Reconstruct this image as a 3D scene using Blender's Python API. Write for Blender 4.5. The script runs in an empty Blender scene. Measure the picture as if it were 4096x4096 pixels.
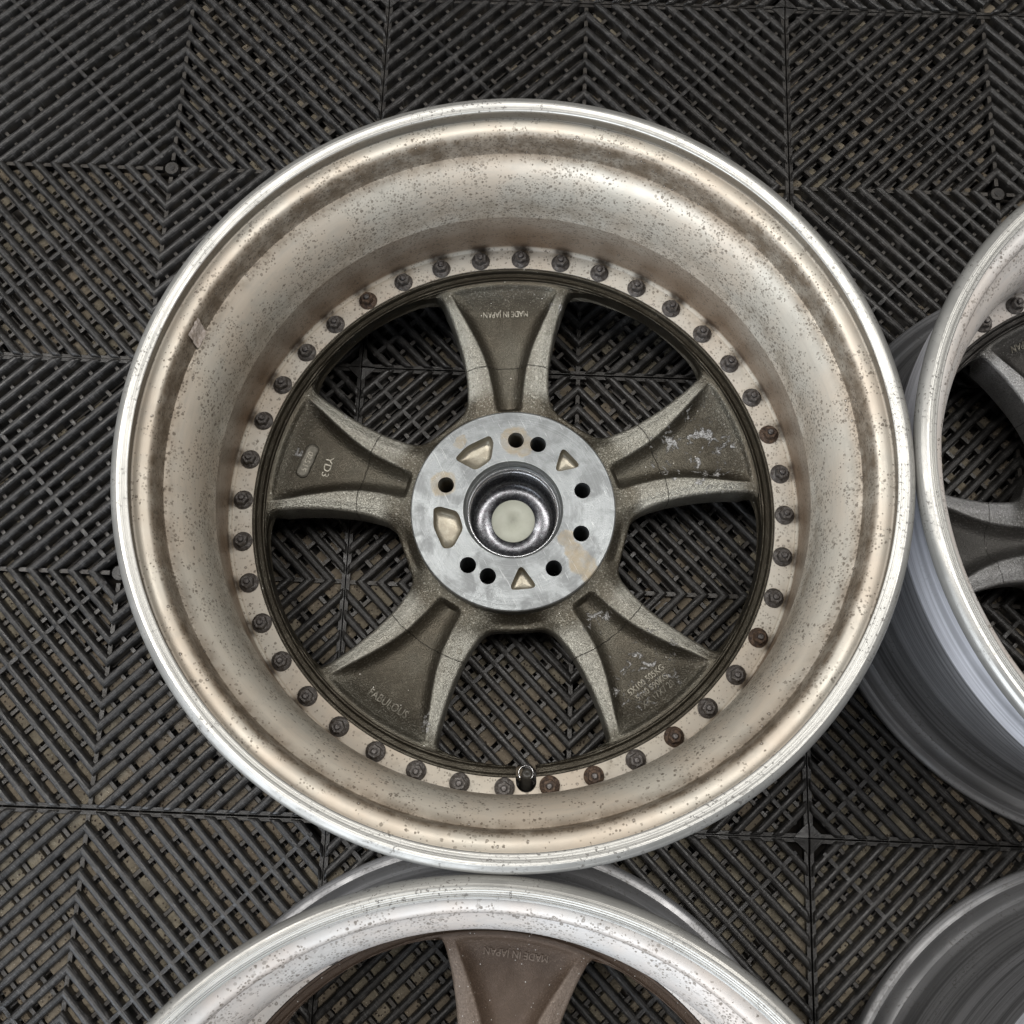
import bpy, bmesh, math, random
import numpy as np
from mathutils import Matrix, Vector
random.seed(7)
sc = bpy.context.scene
COL = sc.collection
PI = math.pi

# ------------------------------------------------------------------ camera
cam_d = bpy.data.cameras.new('camera')
cam = bpy.data.objects.new('camera', cam_d); COL.objects.link(cam)
M = Matrix(((0.99927931, -0.03589983, 0.01233163, 0.35486),
            (0.03776464, 0.97305681, -0.22745169, -0.53314),
            (-0.0038339, 0.22775346, 0.97371128, 0.85708),
            (0, 0, 0, 1)))
cam.matrix_world = M
cam_d.sensor_width = 36; cam_d.sensor_fit = 'HORIZONTAL'
cam_d.lens = 0.9676 * 36
cam_d.clip_start = 0.02; cam_d.clip_end = 60
sc.camera = cam

# ------------------------------------------------------------------ world, lamps, exposure
w = bpy.data.worlds.new('World'); sc.world = w; w.use_nodes = True
w.node_tree.nodes['Background'].inputs[0].default_value = (0.80, 0.86, 1.0, 1)
w.node_tree.nodes['Background'].inputs[1].default_value = 0.055
def area(name, loc, target, sx, sy, power, color):
    d = bpy.data.lights.new(name, 'AREA'); d.shape = 'RECTANGLE'
    d.size = sx; d.size_y = sy; d.energy = power; d.color = color
    o = bpy.data.objects.new(name, d); COL.objects.link(o)
    o.location = loc
    o.rotation_euler = (Vector(target) - Vector(loc)).to_track_quat('-Z', 'Y').to_euler()
    return o
area('ceiling_lamp', (-0.75, 0.0, 2.4), (0.3, -0.35, 0), 0.45, 1.8, 44, (1.0, 0.97, 0.93))
area('ceiling_lamp', (1.35, 0.0, 2.4), (0.4, -0.35, 0), 0.45, 1.8, 35, (1.0, 0.97, 0.93))
area('doorway_light', (-0.9, -2.6, 1.3), (0.35, -0.6, 0), 3.0, 1.8, 92, (0.86, 0.92, 1.0))
sc.view_settings.view_transform = 'Standard'
sc.view_settings.look = 'None'
sc.view_settings.gamma = 1
sc.view_settings.use_curve_mapping = False
sc.view_settings.exposure = 0.0
sc.render.engine = 'CYCLES'

# ------------------------------------------------------------------ helpers
def tag(o, label=None, cat=None, group=None, kind=None):
    if label: o['label'] = label
    if cat: o['category'] = cat
    if group: o['group'] = group
    if kind: o['kind'] = kind
    return o
def meshobj(name, verts, faces, mat, parent=None, smooth=False, sharp=None):
    me = bpy.data.meshes.new(name)
    me.from_pydata([tuple(v) for v in verts], [], faces)
    me.update()
    if smooth: me.shade_smooth()
    me.materials.append(mat)
    o = bpy.data.objects.new(name, me); COL.objects.link(o)
    if parent: o.parent = parent
    return o
def lathe(name, prof, mat, parent=None, seg=320, closed=True, smooth=True, a0=0.0):
    """prof: (r, z, sharp) list"""
    n = len(prof); V = []; F = []
    for i in range(seg):
        a = a0 + 2 * PI * i / seg; c, s = math.cos(a), math.sin(a)
        for p in prof: V.append((p[0] * c, p[0] * s, p[1]))
    for i in range(seg):
        j = (i + 1) % seg
        for k in range(n if closed else n - 1):
            l = (k + 1) % n
            F.append((i * n + k, j * n + k, j * n + l, i * n + l))
    me = bpy.data.meshes.new(name); me.from_pydata(V, [], F); me.update()
    bm = bmesh.new(); bm.from_mesh(me)
    bmesh.ops.remove_doubles(bm, verts=bm.verts, dist=1e-7)
    bmesh.ops.recalc_face_normals(bm, faces=bm.faces)
    bm.to_mesh(me); bm.free()
    if smooth:
        me.shade_smooth()
        key = {}
        for p in prof:
            if len(p) > 2 and p[2]: key[(round(p[0], 6), round(p[1], 6))] = 1
        att = me.attributes.new('sharp_edge', 'BOOLEAN', 'EDGE')
        vs = me.vertices
        for e in me.edges:
            a, b = vs[e.vertices[0]].co, vs[e.vertices[1]].co
            if abs(a.z - b.z) < 1e-6:
                ra, rb = math.hypot(a.x, a.y), math.hypot(b.x, b.y)
                if abs(ra - rb) < 1e-5 and (round(ra, 6), round(a.z, 6)) in key:
                    att.data[e.index].value = True
    me.materials.append(mat)
    o = bpy.data.objects.new(name, me); COL.objects.link(o)
    if parent: o.parent = parent
    return o
def prism(poly, z0, z1):
    n = len(poly)
    V = [(x, y, z0) for x, y in poly] + [(x, y, z1) for x, y in poly]
    F = [tuple(range(n))[::-1], tuple(range(n, 2 * n))] + [(i, (i + 1) % n, n + (i + 1) % n, n + i) for i in range(n)]
    return V, F
def boolean(o, V, F, op='DIFFERENCE'):
    me = bpy.data.meshes.new('c'); me.from_pydata(V, [], F)
    bm = bmesh.new(); bm.from_mesh(me); bmesh.ops.recalc_face_normals(bm, faces=bm.faces); bm.to_mesh(me); bm.free()
    c = bpy.data.objects.new('c', me); COL.objects.link(c); c.parent = o.parent
    bpy.context.view_layer.update()
    m = o.modifiers.new('b', 'BOOLEAN'); m.object = c; m.operation = op; m.solver = 'EXACT'
    dg = bpy.context.evaluated_depsgraph_get()
    nm = bpy.data.meshes.new_from_object(o.evaluated_get(dg))
    o.modifiers.clear(); o.data = nm
    bpy.data.objects.remove(c)

# ------------------------------------------------------------------ node material builder
class NT:
    def __init__(s, name):
        s.m = bpy.data.materials.new(name); s.m.use_nodes = True
        s.t = s.m.node_tree; s.N = s.t.nodes; s.L = s.t.links
        s.b = s.N['Principled BSDF']
        tc = s.N.new('ShaderNodeTexCoord'); s.obj = tc.outputs['Object']
    def put(s, sock, v):
        if isinstance(v, bpy.types.NodeSocket): s.L.new(v, sock)
        elif isinstance(v, (tuple, list)):
            sock.default_value = tuple(v) + ((1,) if len(v) == 3 and len(sock.default_value) == 4 else ())
        else: sock.default_value = v
    def math(s, op, a, b=0.0, c=0.0, clamp=False):
        n = s.N.new('ShaderNodeMath'); n.operation = op; n.use_clamp = clamp
        s.put(n.inputs[0], a); s.put(n.inputs[1], b); s.put(n.inputs[2], c)
        return n.outputs[0]
    def noise(s, scale, detail=2, rough=0.5, vec=None, dist=0.0):
        n = s.N.new('ShaderNodeTexNoise'); s.L.new(vec or s.obj, n.inputs['Vector'])
        n.inputs['Scale'].default_value = scale; n.inputs['Detail'].default_value = detail
        n.inputs['Roughness'].default_value = rough; n.inputs['Distortion'].default_value = dist
        return n.outputs[0]
    def vor(s, scale, vec=None, rnd=1.0):
        n = s.N.new('ShaderNodeTexVoronoi'); s.L.new(vec or s.obj, n.inputs['Vector'])
        n.inputs['Scale'].default_value = scale; n.inputs['Randomness'].default_value = rnd
        sep = s.N.new('ShaderNodeSeparateColor'); s.L.new(n.outputs['Color'], sep.inputs[0])
        return n.outputs['Distance'], sep.outputs[0], sep.outputs[1]
    def ramp(s, v, a, b, c=0.0, d=1.0, smooth=True):
        n = s.N.new('ShaderNodeMapRange'); n.interpolation_type = 'SMOOTHSTEP' if smooth else 'LINEAR'
        s.put(n.inputs[0], v); n.inputs[1].default_value = a; n.inputs[2].default_value = b
        n.inputs[3].default_value = c; n.inputs[4].default_value = d
        return n.outputs[0]
    def mix(s, f, a, b, mode='MIX'):
        n = s.N.new('ShaderNodeMix'); n.data_type = 'RGBA'; n.blend_type = mode
        s.put(n.inputs[0], f); s.put(n.inputs[6], a); s.put(n.inputs[7], b)
        return n.outputs[2]
    def sep(s, vec=None):
        n = s.N.new('ShaderNodeSeparateXYZ'); s.L.new(vec or s.obj, n.inputs[0]); return n.outputs
    def comb(s, x, y, z):
        n = s.N.new('ShaderNodeCombineXYZ'); s.put(n.inputs[0], x); s.put(n.inputs[1], y); s.put(n.inputs[2], z); return n.outputs[0]
    def bump(s, h, strength, dist, normal=None):
        n = s.N.new('ShaderNodeBump'); n.inputs['Strength'].default_value = strength
        n.inputs['Distance'].default_value = dist; s.put(n.inputs['Height'], h)
        if normal: s.L.new(normal, n.inputs['Normal'])
        return n.outputs[0]
    def out(s, color=None, rough=None, metal=None, normal=None, spec=None):
        if color is not None: s.put(s.b.inputs['Base Color'], color)
        if rough is not None: s.put(s.b.inputs['Roughness'], rough)
        if metal is not None: s.put(s.b.inputs['Metallic'], metal)
        if spec is not None: s.put(s.b.inputs['Specular IOR Level'], spec)
        if normal is not None: s.L.new(normal, s.b.inputs['Normal'])
        return s.m
    def radius(s):
        x, y, z = s.sep()
        return s.math('SQRT', s.math('ADD', s.math('MULTIPLY', x, x), s.math('MULTIPLY', y, y)))
    def polar(s):
        """(angle*0.24, radius, z): a coordinate that runs round the wheel"""
        x, y, z = s.sep()
        a = s.math('ARCTAN2', y, x); r = s.radius()
        return a, r, z

def mat_barrel(name, c_light, c_dirt, dirt_amt, metal):
    m = NT(name)
    x, y, z = m.sep(); r = m.radius()
    a = m.math('ARCTAN2', y, x)
    big = m.noise(14, 3, 0.6); med = m.noise(70, 4, 0.65)
    # streaks that run round the rim
    st = m.noise(1.0, 4, 0.6, vec=m.comb(m.math('MULTIPLY', x, 35), m.math('MULTIPLY', y, 35), m.math('MULTIPLY', z, 420)))
    col = m.mix(m.ramp(big, 0.35, 0.65), c_light, tuple(v * k for v, k in zip(c_light, (0.97, 0.90, 0.85))))
    col = m.mix(m.ramp(med, 0.5, 0.75, 0, 0.45), col, tuple(v * 0.72 for v in c_light))
    col = m.mix(m.ramp(st, 0.45, 0.7, 0, 0.35), col, tuple(v * 0.75 for v in c_light))
    # baked brake dust low down in the barrel; dirt and painted shade in the step
    low = m.math('ADD', m.ramp(z, 0.1522, 0.1505, 0, 0.62), m.ramp(z, 0.150, 0.105, 0, 0.38))
    over = m.ramp(z, 0.086, 0.090)
    lowm = m.math('MULTIPLY', m.math('MULTIPLY', low, over), m.ramp(m.math('ADD', big, m.math('MULTIPLY', med, 0.6)), 0.35, 1.15, 0.72, 1.0))
    col = m.mix(m.math('MULTIPLY', lowm, 0.97 * dirt_amt), col, (c_dirt[0] * 1.25, c_dirt[1] * 1.12, c_dirt[2] * 1.05))
    # seep stains behind every nut
    ph = m.math('ABSOLUTE', m.math('SUBTRACT', m.math('FRACT', m.math('ADD', m.math('DIVIDE', m.math('SUBTRACT', a, 0.00785), 0.15708), 0.5)), 0.5))
    sn = m.math('MULTIPLY', m.ramp(ph, 0.30, 0.10), m.math('MULTIPLY', m.ramp(r, 0.2215, 0.2255), m.ramp(z, 0.098, 0.088)))
    sn = m.math('MULTIPLY', sn, m.ramp(med, 0.3, 0.6, 0.4, 1.0))
    col = m.mix(m.math('MULTIPLY', sn, 0.9 * dirt_amt), col, (0.045, 0.028, 0.018))
    fl = m.math('MULTIPLY', m.ramp(z, 0.0845, 0.0835), m.math('MAXIMUM', m.ramp(r, 0.2225, 0.2262), m.ramp(med, 0.5, 0.7, 0, 0.6)))
    col = m.mix(m.math('MULTIPLY', m.math('MAXIMUM', fl, m.ramp(z, 0.0845, 0.0835, 0, 0.35)), 0.6 * dirt_amt), col, (0.27, 0.21, 0.14))
    step = m.math('MULTIPLY', m.ramp(z, 0.204, 0.212), m.ramp(z, 0.2334, 0.2295))
    step_dirt_shade = m.math('MULTIPLY', m.math('MULTIPLY', step, m.ramp(r, 0.2445, 0.2385)), m.ramp(med, 0.3, 0.65, 0.5, 1.0))  # dirt plus the upright wall's shade, both put into the colour
    col = m.mix(m.math('MULTIPLY', step_dirt_shade, 0.92 * dirt_amt), col, c_dirt)
    gr = m.math('MULTIPLY', m.ramp(r, 0.2488, 0.2500), m.ramp(z, 0.2450, 0.2425))
    col = m.mix(m.math('MULTIPLY', gr, 0.85), col, (0.10, 0.085, 0.065))
    # corrosion spots
    d1, r1, q1 = m.vor(270); d2, r2, q2 = m.vor(520)
    midm = m.math('MULTIPLY', m.math('MULTIPLY', m.ramp(z, 0.186, 0.166), m.ramp(z, 0.150, 0.152)), m.ramp(m.math('ADD', med, m.math('MULTIPLY', m.noise(9, 2), 0.7)), 0.65, 1.05))
    col = m.mix(m.math('MULTIPLY', midm, 0.6 * dirt_amt), col, (0.33, 0.27, 0.20))
    zone = m.math('ADD', m.math('ADD', m.math('MULTIPLY', step, 1.0), m.ramp(z, 0.209, 0.170, 0.10, 1.0)), m.ramp(m.noise(38, 4, 0.7), 0.40, 0.62, -0.42, 0.75))
    zone = m.math('MULTIPLY', zone, m.ramp(m.math('ADD', y, m.math('MULTIPLY', x, 0.35)), -0.25, 0.10, 0.45, 1.0))
    zone = m.math('ADD', m.math('MULTIPLY', zone, m.ramp(z, 0.120, 0.150, 0.35, 1.0)), 0.10)
    wob = m.math('MULTIPLY', m.noise(800, 2), 0.45)
    s1 = m.math('MULTIPLY', m.math('LESS_THAN', r1, m.math('MULTIPLY', zone, 0.75)), m.ramp(m.math('ADD', d1, wob), m.math('ADD', 0.20, 0) if False else 0.36, 0.24 + 0.2))
    s1 = m.math('MULTIPLY', m.math('LESS_THAN', r1, m.math('MULTIPLY', zone, 0.85)), m.ramp(m.math('ADD', d1, wob), m.math('MULTIPLY', 0, 0) if False else 0.62, 0.46))
    s2 = m.math('MULTIPLY', m.math('LESS_THAN', r2, zone), m.ramp(m.math('ADD', d2, wob), 0.66, 0.48))
    spots = m.math('MAXIMUM', m.math('MULTIPLY', s1, m.ramp(q1, 0, 1, 0.35, 0.95)), m.math('MULTIPLY', s2, m.ramp(q2, 0, 1, 0.3, 0.9)))
    col = m.mix(m.math('MULTIPLY', spots, 0.8), col, (0.10, 0.078, 0.055))
    core = m.math('MULTIPLY', s1, m.math('MULTIPLY', m.ramp(d1, 0.12, 0.05), m.math('GREATER_THAN', q1, 0.6)))
    col = m.mix(m.math('MULTIPLY', core, 0.8), col, (0.75, 0.72, 0.68))
    h = m.math('ADD', m.math('MULTIPLY', st, 0.25), m.math('ADD', m.math('MULTIPLY', spots, -0.6), m.math('MULTIPLY', m.noise(500, 3), 0.25)))
    nrm = m.bump(h, 0.35, 0.0006)
    rough = m.ramp(m.math('ADD', m.math('MULTIPLY', spots, 0.3), m.math('MULTIPLY', big, 1)), 0.3, 0.9, 0.38, 0.6)
    return m.out(col, rough, m.ramp(z, .150, .172, 0.0, metal), nrm, 0.4)
def mat_machined(name, base, rough, lines=2600, wear=0.5, metal=0.9):
    m = NT(name)
    x, y, z = m.sep(); r = m.radius()
    k = m.math('ADD', r, m.math('MULTIPLY', z, 0.8))
    v = m.comb(m.math('MULTIPLY', x, 3), m.math('MULTIPLY', y, 3), m.math('MULTIPLY', k, lines))
    ln = m.noise(1.0, 2, 0.6, vec=v)
    big = m.noise(30, 4, 0.65); fine = m.noise(420, 3, 0.7)
    cl = m.noise(1.0, 2, 0.5, vec=m.comb(m.math('MULTIPLY', x, 2), m.math('MULTIPLY', y, 2), m.math('MULTIPLY', k, lines * 0.33)))
    base_ = base; base = m.mix(m.ramp(cl, 0.50, 0.66), base_, tuple(c * 0.45 for c in base_))
    col = m.mix(m.ramp(ln, 0.42, 0.68, 0, 0.6), base, tuple(c * 0.5 for c in base_))
    base = base_
    edge_ = m.ramp(m.math('ADD', r, m.math('MULTIPLY', m.math('SUBTRACT', m.noise(260, 3), 0.5), 0.0016)), 0.2541, 0.2546, 0, 0.7 if lines > 2000 else 0.0)
    col = m.mix(edge_, col, tuple(c * 0.5 for c in base))
    nick = m.math('MULTIPLY', m.ramp(fine, 0.56, 0.64), m.ramp(big, 0.42, 0.62))
    col = m.mix(m.math('MULTIPLY', nick, wear), col, (0.13, 0.12, 0.11))
    nrm = m.bump(m.math('ADD', ln, m.math('MULTIPLY', nick, -0.8)), 0.35, 0.0004)
    return m.out(col, m.ramp(big, 0.3, 0.7, rough * 0.8, rough * 1.3), metal, nrm)
def mat_cast(name, base, dark, tint, bare, patches=True, speck=0.0, rough=0.42, metal=0.75):
    m = NT(name)
    x, y, z = m.sep(); r = m.radius()
    big = m.noise(18, 3, 0.6); med = m.noise(60, 4, 0.7); fine = m.noise(1050, 2, 0.6)
    col = m.mix(m.ramp(big, 0.4, 0.65), base, tint)
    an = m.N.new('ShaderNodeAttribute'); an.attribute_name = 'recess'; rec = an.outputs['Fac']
    ed = m.N.new('ShaderNodeAttribute'); ed.attribute_name = 'rimdist'
    flank = m.math('MULTIPLY', m.math('MULTIPLY', m.math('MULTIPLY', m.ramp(rec, 0.30, 0.02), m.ramp(ed.outputs['Fac'], 0.018, 0.002, 0.45, 1.0)), m.ramp(r, 0.098, 0.112)), m.ramp(r, 0.196, 0.180))
    col = m.mix(m.math('MULTIPLY', flank, m.ramp(med, 0.25, 0.6, 0.55, 1.0)), col, bare)
    soil_shade = m.math('MULTIPLY', m.ramp(r, 0.125, 0.185, 0.35, 1.0), m.ramp(rec, 0.15, 0.8))  # brake dust on the pocket floor, with the pocket's shade painted in
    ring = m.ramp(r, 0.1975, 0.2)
    col = m.mix(m.math('MULTIPLY', m.math('MAXIMUM', soil_shade, m.math('MULTIPLY', ring, 0.95)), m.ramp(med, 0.25, 0.65, 0.6, 1.0)), col, dark)
    # fine mould joint that crosses every spoke
    jr = m.math('ADD', r, m.math('MULTIPLY', m.math('SUBTRACT', m.noise(120, 3), 0.5), 0.0022))
    j = m.ramp(m.math('ABSOLUTE', m.math('SUBTRACT', jr, 0.1285)), 0.00045, 0.00015)
    col = m.mix(m.math('MULTIPLY', j, 0.75), col, (0.02, 0.018, 0.015))
    gr_ = m.math('ADD', m.math('MULTIPLY', m.math('SUBTRACT', m.noise(620, 3, 0.75), 0.5), m.ramp(r, 0.1995, 0.196, 0.15, 1.0)), 0.5)
    col = m.mix(m.ramp(gr_, 0.52, 0.72, 0, 0.6), col, m.mix(rec, tuple(min(1, v * 1.7) for v in bare), tuple(min(1, v * 1.15) for v in base)))
    col = m.mix(m.ramp(gr_, 0.48, 0.30, 0, 0.6), col, tuple(v * 0.6 for v in base))
    h = m.math('ADD', fine, m.math('MULTIPLY', gr_, 1.0))
    h = m.math('ADD', h, m.math('MULTIPLY', j, -0.8))
    met = metal
    if patches:
        dd = None
        for cx, cy, rr in ((0.150, 0.058, 0.050), (0.115, -0.132, 0.048), (0.07, -0.085, 0.018), (-0.175, 0.04, 0.012), (-0.14, 0.08, 0.010), (-0.06, -0.17, 0.012), (0.03, 0.178, 0.010)):
            q = m.math('SQRT', m.math('ADD', m.math('POWER', m.math('SUBTRACT', x, cx), 2), m.math('POWER', m.math('SUBTRACT', y, cy), 2)))
            k = m.ramp(q, rr, rr * 0.45)
            dd = k if dd is None else m.math('MAXIMUM', dd, k)
        pn = m.noise(105, 6, 0.72, dist=0.6)
        pk = m.math('MULTIPLY', m.ramp(m.math('ADD', pn, m.math('MULTIPLY', dd, 0.105)), 0.650, 0.70), m.ramp(dd, 0.02, 0.25))
        pk = m.math('MULTIPLY', pk, m.ramp(r, 0.193, 0.188))
        pk = m.math('MULTIPLY', pk, m.ramp(m.noise(700, 3), 0.35, 0.6, 0.25, 1.0))
        col = m.mix(m.math('MULTIPLY', pk, 0.9), col, (0.50, 0.50, 0.50))
        h = m.math('ADD', h, m.math('MULTIPLY', pk, 1.2))
        met = m.math('MULTIPLY', m.math('SUBTRACT', 1.0, pk), metal)
    d, rn, q = m.vor(620)
    sp = m.math('MULTIPLY', m.math('LESS_THAN', rn, 0.005 + speck), m.ramp(d, 0.30, 0.18))
    col = m.mix(m.math('MULTIPLY', sp, 0.8), col, (0.7, 0.68, 0.64))
    nrm = m.bump(h, 0.75, 0.0006)
    return m.out(col, m.ramp(med, 0.3, 0.7, rough * 0.85, rough * 1.25), met, nrm)
def mat_hub(name):
    m = NT(name)
    x, y, z = m.sep(); r = m.radius()
    ln = m.noise(1.0, 2, 0.6, vec=m.comb(m.math('MULTIPLY', x, 8), m.math('MULTIPLY', y, 8), m.math('MULTIPLY', r, 2600)))
    big = m.noise(55, 5, 0.7, dist=0.5); fine = m.noise(900, 2, 0.6)
    col = m.mix(m.ramp(big, 0.42, 0.62), (0.25, 0.265, 0.27), (0.19, 0.20, 0.204))
    col = m.mix(m.ramp(ln, 0.5, 0.75, 0, 0.35), col, (0.40, 0.42, 0.42))
    dd = None
    for cx, cy, rr in ((0.000, 0.0585, 0.0125), (0.007, 0.054, 0.010), (-0.0575, 0.0185, 0.0115), (0.057, -0.042, 0.012), (0.050, -0.032, 0.008), (0.063, -0.050, 0.009), (0.043, -0.022, 0.008), (-0.045, 0.055, 0.006)):
        q = m.math('SQRT', m.math('ADD', m.math('POWER', m.math('SUBTRACT', x, cx), 2), m.math('POWER', m.math('SUBTRACT', y, cy), 2)))
        q = m.math('ADD', q, m.math('MULTIPLY', m.math('SUBTRACT', big, 0.5), 0.012))
        k = m.ramp(q, rr, rr * 0.75)
        dd = k if dd is None else m.math('MAXIMUM', dd, k)
    col = m.mix(m.math('MULTIPLY', dd, m.ramp(m.noise(160, 3), 0.3, 0.7, 0.35, 0.75)), col, (0.28, 0.225, 0.14))
    v = m.comb(m.math('ADD', m.math('MULTIPLY', x, 900), m.math('MULTIPLY', y, 500)), m.math('MULTIPLY', y, 60), m.math('MULTIPLY', x, 60))
    scr = m.ramp(m.noise(1.0, 2, vec=v), 0.64, 0.70)
    col = m.mix(m.math('MULTIPLY', scr, 0.2), col, (0.85, 0.87, 0.88))
    h = m.math('ADD', m.math('MULTIPLY', ln, 0.8), m.math('ADD', fine, m.math('MULTIPLY', scr, -0.5)))
    return m.out(col, m.ramp(big, 0.35, 0.65, 0.34, 0.5), m.math('SUBTRACT', 0.75, m.math('MULTIPLY', dd, 0.4)), m.bump(h, 0.4, 0.0004))
def mat_simple(name, col, rough, metal, col2=None, sc1=60, bump=0.3, bs=500, bd=0.0005, spec=None, lo=0.4, hi=0.65):
    m = NT(name)
    c = m.mix(m.ramp(m.noise(sc1, 4, 0.65), lo, hi), col, col2 or tuple(v * 0.7 for v in col))
    return m.out(c, m.ramp(m.noise(sc1 * 0.7, 3), 0.3, 0.7, rough * 0.85, rough * 1.2), metal, m.bump(m.noise(bs, 3, 0.6), bump, bd), spec)
def mat_rubber():
    m = NT('floor_rubber')
    x, y, z = m.sep()
    big = m.noise(6, 3, 0.6); med = m.noise(60, 5, 0.7); fine = m.noise(700, 3, 0.7)
    scr1 = m.ramp(m.noise(1.0, 3, vec=m.comb(m.math('MULTIPLY', m.math('ADD', x, y), 60), m.math('MULTIPLY', m.math('SUBTRACT', x, y), 900), 0.0)), 0.56, 0.66)
    scr2 = m.ramp(m.noise(1.0, 2, vec=m.comb(m.math('MULTIPLY', m.math('ADD', x, y), 900), m.math('MULTIPLY', m.math('SUBTRACT', x, y), 60), 3.0)), 0.56, 0.66)
    scr = m.math('MULTIPLY', m.math('MAXIMUM', scr1, scr2), m.ramp(med, 0.4, 0.6))
    dust = m.math('MULTIPLY', m.ramp(med, 0.45, 0.75), m.ramp(fine, 0.4, 0.65))
    col = m.mix(m.ramp(big, 0.35, 0.65), (0.0155, 0.0148, 0.014), (0.023, 0.0217, 0.0205))
    col = m.mix(m.math('MULTIPLY', m.math('MULTIPLY', dust, m.ramp(z, -0.005, -0.0015, 0.15, 1.0)), 0.55), col, (0.11, 0.103, 0.098))
    col = m.mix(m.math('MULTIPLY', scr, 0.5), col, (0.15, 0.145, 0.14))
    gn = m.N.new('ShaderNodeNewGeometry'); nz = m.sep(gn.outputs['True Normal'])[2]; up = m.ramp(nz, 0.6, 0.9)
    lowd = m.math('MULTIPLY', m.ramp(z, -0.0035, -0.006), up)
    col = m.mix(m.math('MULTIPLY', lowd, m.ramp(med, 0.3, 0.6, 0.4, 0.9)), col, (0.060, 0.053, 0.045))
    h = m.math('ADD', med, m.math('ADD', m.math('MULTIPLY', fine, 0.7), m.math('MULTIPLY', scr, -0.5)))
    return m.out(col, m.ramp(med, 0.3, 0.7, 0.26, 0.48), 0.0, m.bump(h, 0.6, 0.0007), 0.5)
def mat_dirt():
    m = NT('dirt')
    a = m.noise(60, 5, 0.75); b = m.noise(420, 4, 0.7); c = m.noise(7, 2)
    col = m.mix(m.ramp(a, 0.35, 0.65), (0.21, 0.185, 0.138), (0.11, 0.097, 0.072))
    col = m.mix(m.ramp(c, 0.4, 0.6, 0, 0.6), col, (0.17, 0.135, 0.10))
    d, rn, q = m.vor(420)
    col = m.mix(m.math('MULTIPLY', m.math('LESS_THAN', rn, 0.22), m.ramp(d, 0.5, 0.3)), col, (0.035, 0.026, 0.02))
    d2, rn2, q2 = m.vor(900)
    col = m.mix(m.math('MULTIPLY', m.math('LESS_THAN', rn2, 0.06), m.ramp(d2, 0.4, 0.25)), col, (0.42, 0.37, 0.30))
    return m.out(col, 0.85, 0.0, m.bump(m.math('ADD', b, m.math('MULTIPLY', a, 1.5)), 0.9, 0.0015), 0.25)

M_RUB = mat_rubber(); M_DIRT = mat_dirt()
M_SUB = mat_simple('subfloor', (0.014, 0.011, 0.009), 0.9, 0.0, (0.022, 0.018, 0.013), 40)
M_BARREL = mat_barrel('barrel_inner_paint', (0.61, 0.575, 0.500), (0.150, 0.110, 0.072), 1.0, 0.30)
M_BARREL_W = mat_barrel('barrel_inner_paint_pale', (0.66, 0.65, 0.63), (0.32, 0.27, 0.23), 0.45, 0.2)
M_LIP = mat_machined('machined_aluminium', (0.66, 0.65, 0.61), 0.42, 2400, 0.85, 0.6)
M_OUT = mat_machined('brushed_aluminium', (0.56, 0.56, 0.575), 0.38, 1100, 0.25, 0.6)
M_OUTD = mat_machined('scuffed_aluminium', (0.36, 0.36, 0.365), 0.42, 900, 0.7, 0.6)
M_TURN_LIT = mat_machined('turned_aluminium_lit', (0.80, 0.81, 0.86), 0.40, 1100, 0.1, 0.35)  # turned band; light caught by its tilt is painted in as a paler base
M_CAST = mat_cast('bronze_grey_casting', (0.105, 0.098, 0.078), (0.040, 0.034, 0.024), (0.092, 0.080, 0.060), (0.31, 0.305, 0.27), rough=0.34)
M_CAST_BR = mat_cast('brown_casting', (0.108, 0.074, 0.052), (0.066, 0.044, 0.030), (0.122, 0.085, 0.060), (0.19, 0.15, 0.12), False, 0.03, 0.5, 0.35)
M_CAST_DK = mat_cast('dark_grey_casting', (0.10, 0.098, 0.092), (0.022, 0.020, 0.018), (0.09, 0.086, 0.08), (0.33, 0.33, 0.33), False, 0.004, 0.38, 0.75)
M_PLATE = mat_simple('cast_plate', (0.12, 0.112, 0.093), 0.4, 0.65, (0.075, 0.07, 0.056), 200, 0.6, 900, 0.0005)
M_LETTER = mat_simple('cast_lettering_grime', (0.26, 0.245, 0.205), 0.36, 0.7, (0.13, 0.12, 0.097), 200, 0.6, 900, 0.0005)
M_HUB = mat_hub('hub_face_aluminium')
M_NUT = mat_simple('dirty_steel', (0.135, 0.125, 0.118), 0.45, 0.45, (0.06, 0.05, 0.043), 300, 0.8, 900, 0.0008)
M_RUST = mat_simple('rusty_steel', (0.12, 0.078, 0.052), 0.6, 0.3, (0.04, 0.026, 0.02), 300, 0.8, 900, 0.0008)
M_STUD = mat_simple('stud_steel', (0.16, 0.15, 0.145), 0.45, 0.7, (0.07, 0.06, 0.055), 500, 0.5, 900, 0.0004)
M_CHROME = mat_simple('tarnished_chrome', (0.17, 0.175, 0.185), 0.26, 0.95, (0.11, 0.105, 0.115), 420, 0.35, 1300, 0.0002)
M_BORE = mat_machined('bore_aluminium', (0.60, 0.61, 0.63), 0.22, 1800, 0.3)
M_LABEL = mat_simple('pale_disc_paint', (0.46, 0.475, 0.40), 0.55, 0.0, (0.43, 0.44, 0.37), 120, 0.1)
M_PAINTHOLE = mat_simple('champagne_cavity_paint', (0.34, 0.315, 0.255), 0.38, 0.7, (0.26, 0.235, 0.185), 90, 0.4, 900, 0.0004)
M_BLACK = mat_simple('valve_black_rubber', (0.035, 0.033, 0.028), 0.45, 0.0, (0.05, 0.046, 0.038), 200)
M_SHINE = mat_simple('bright_steel', (0.75, 0.75, 0.76), 0.22, 1.0, (0.5, 0.5, 0.5), 300, 0.2)
M_TAPE = mat_simple('tape_residue', (0.62, 0.54, 0.48), 0.6, 0.0, (0.40, 0.33, 0.27), 400, 0.6)
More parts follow.
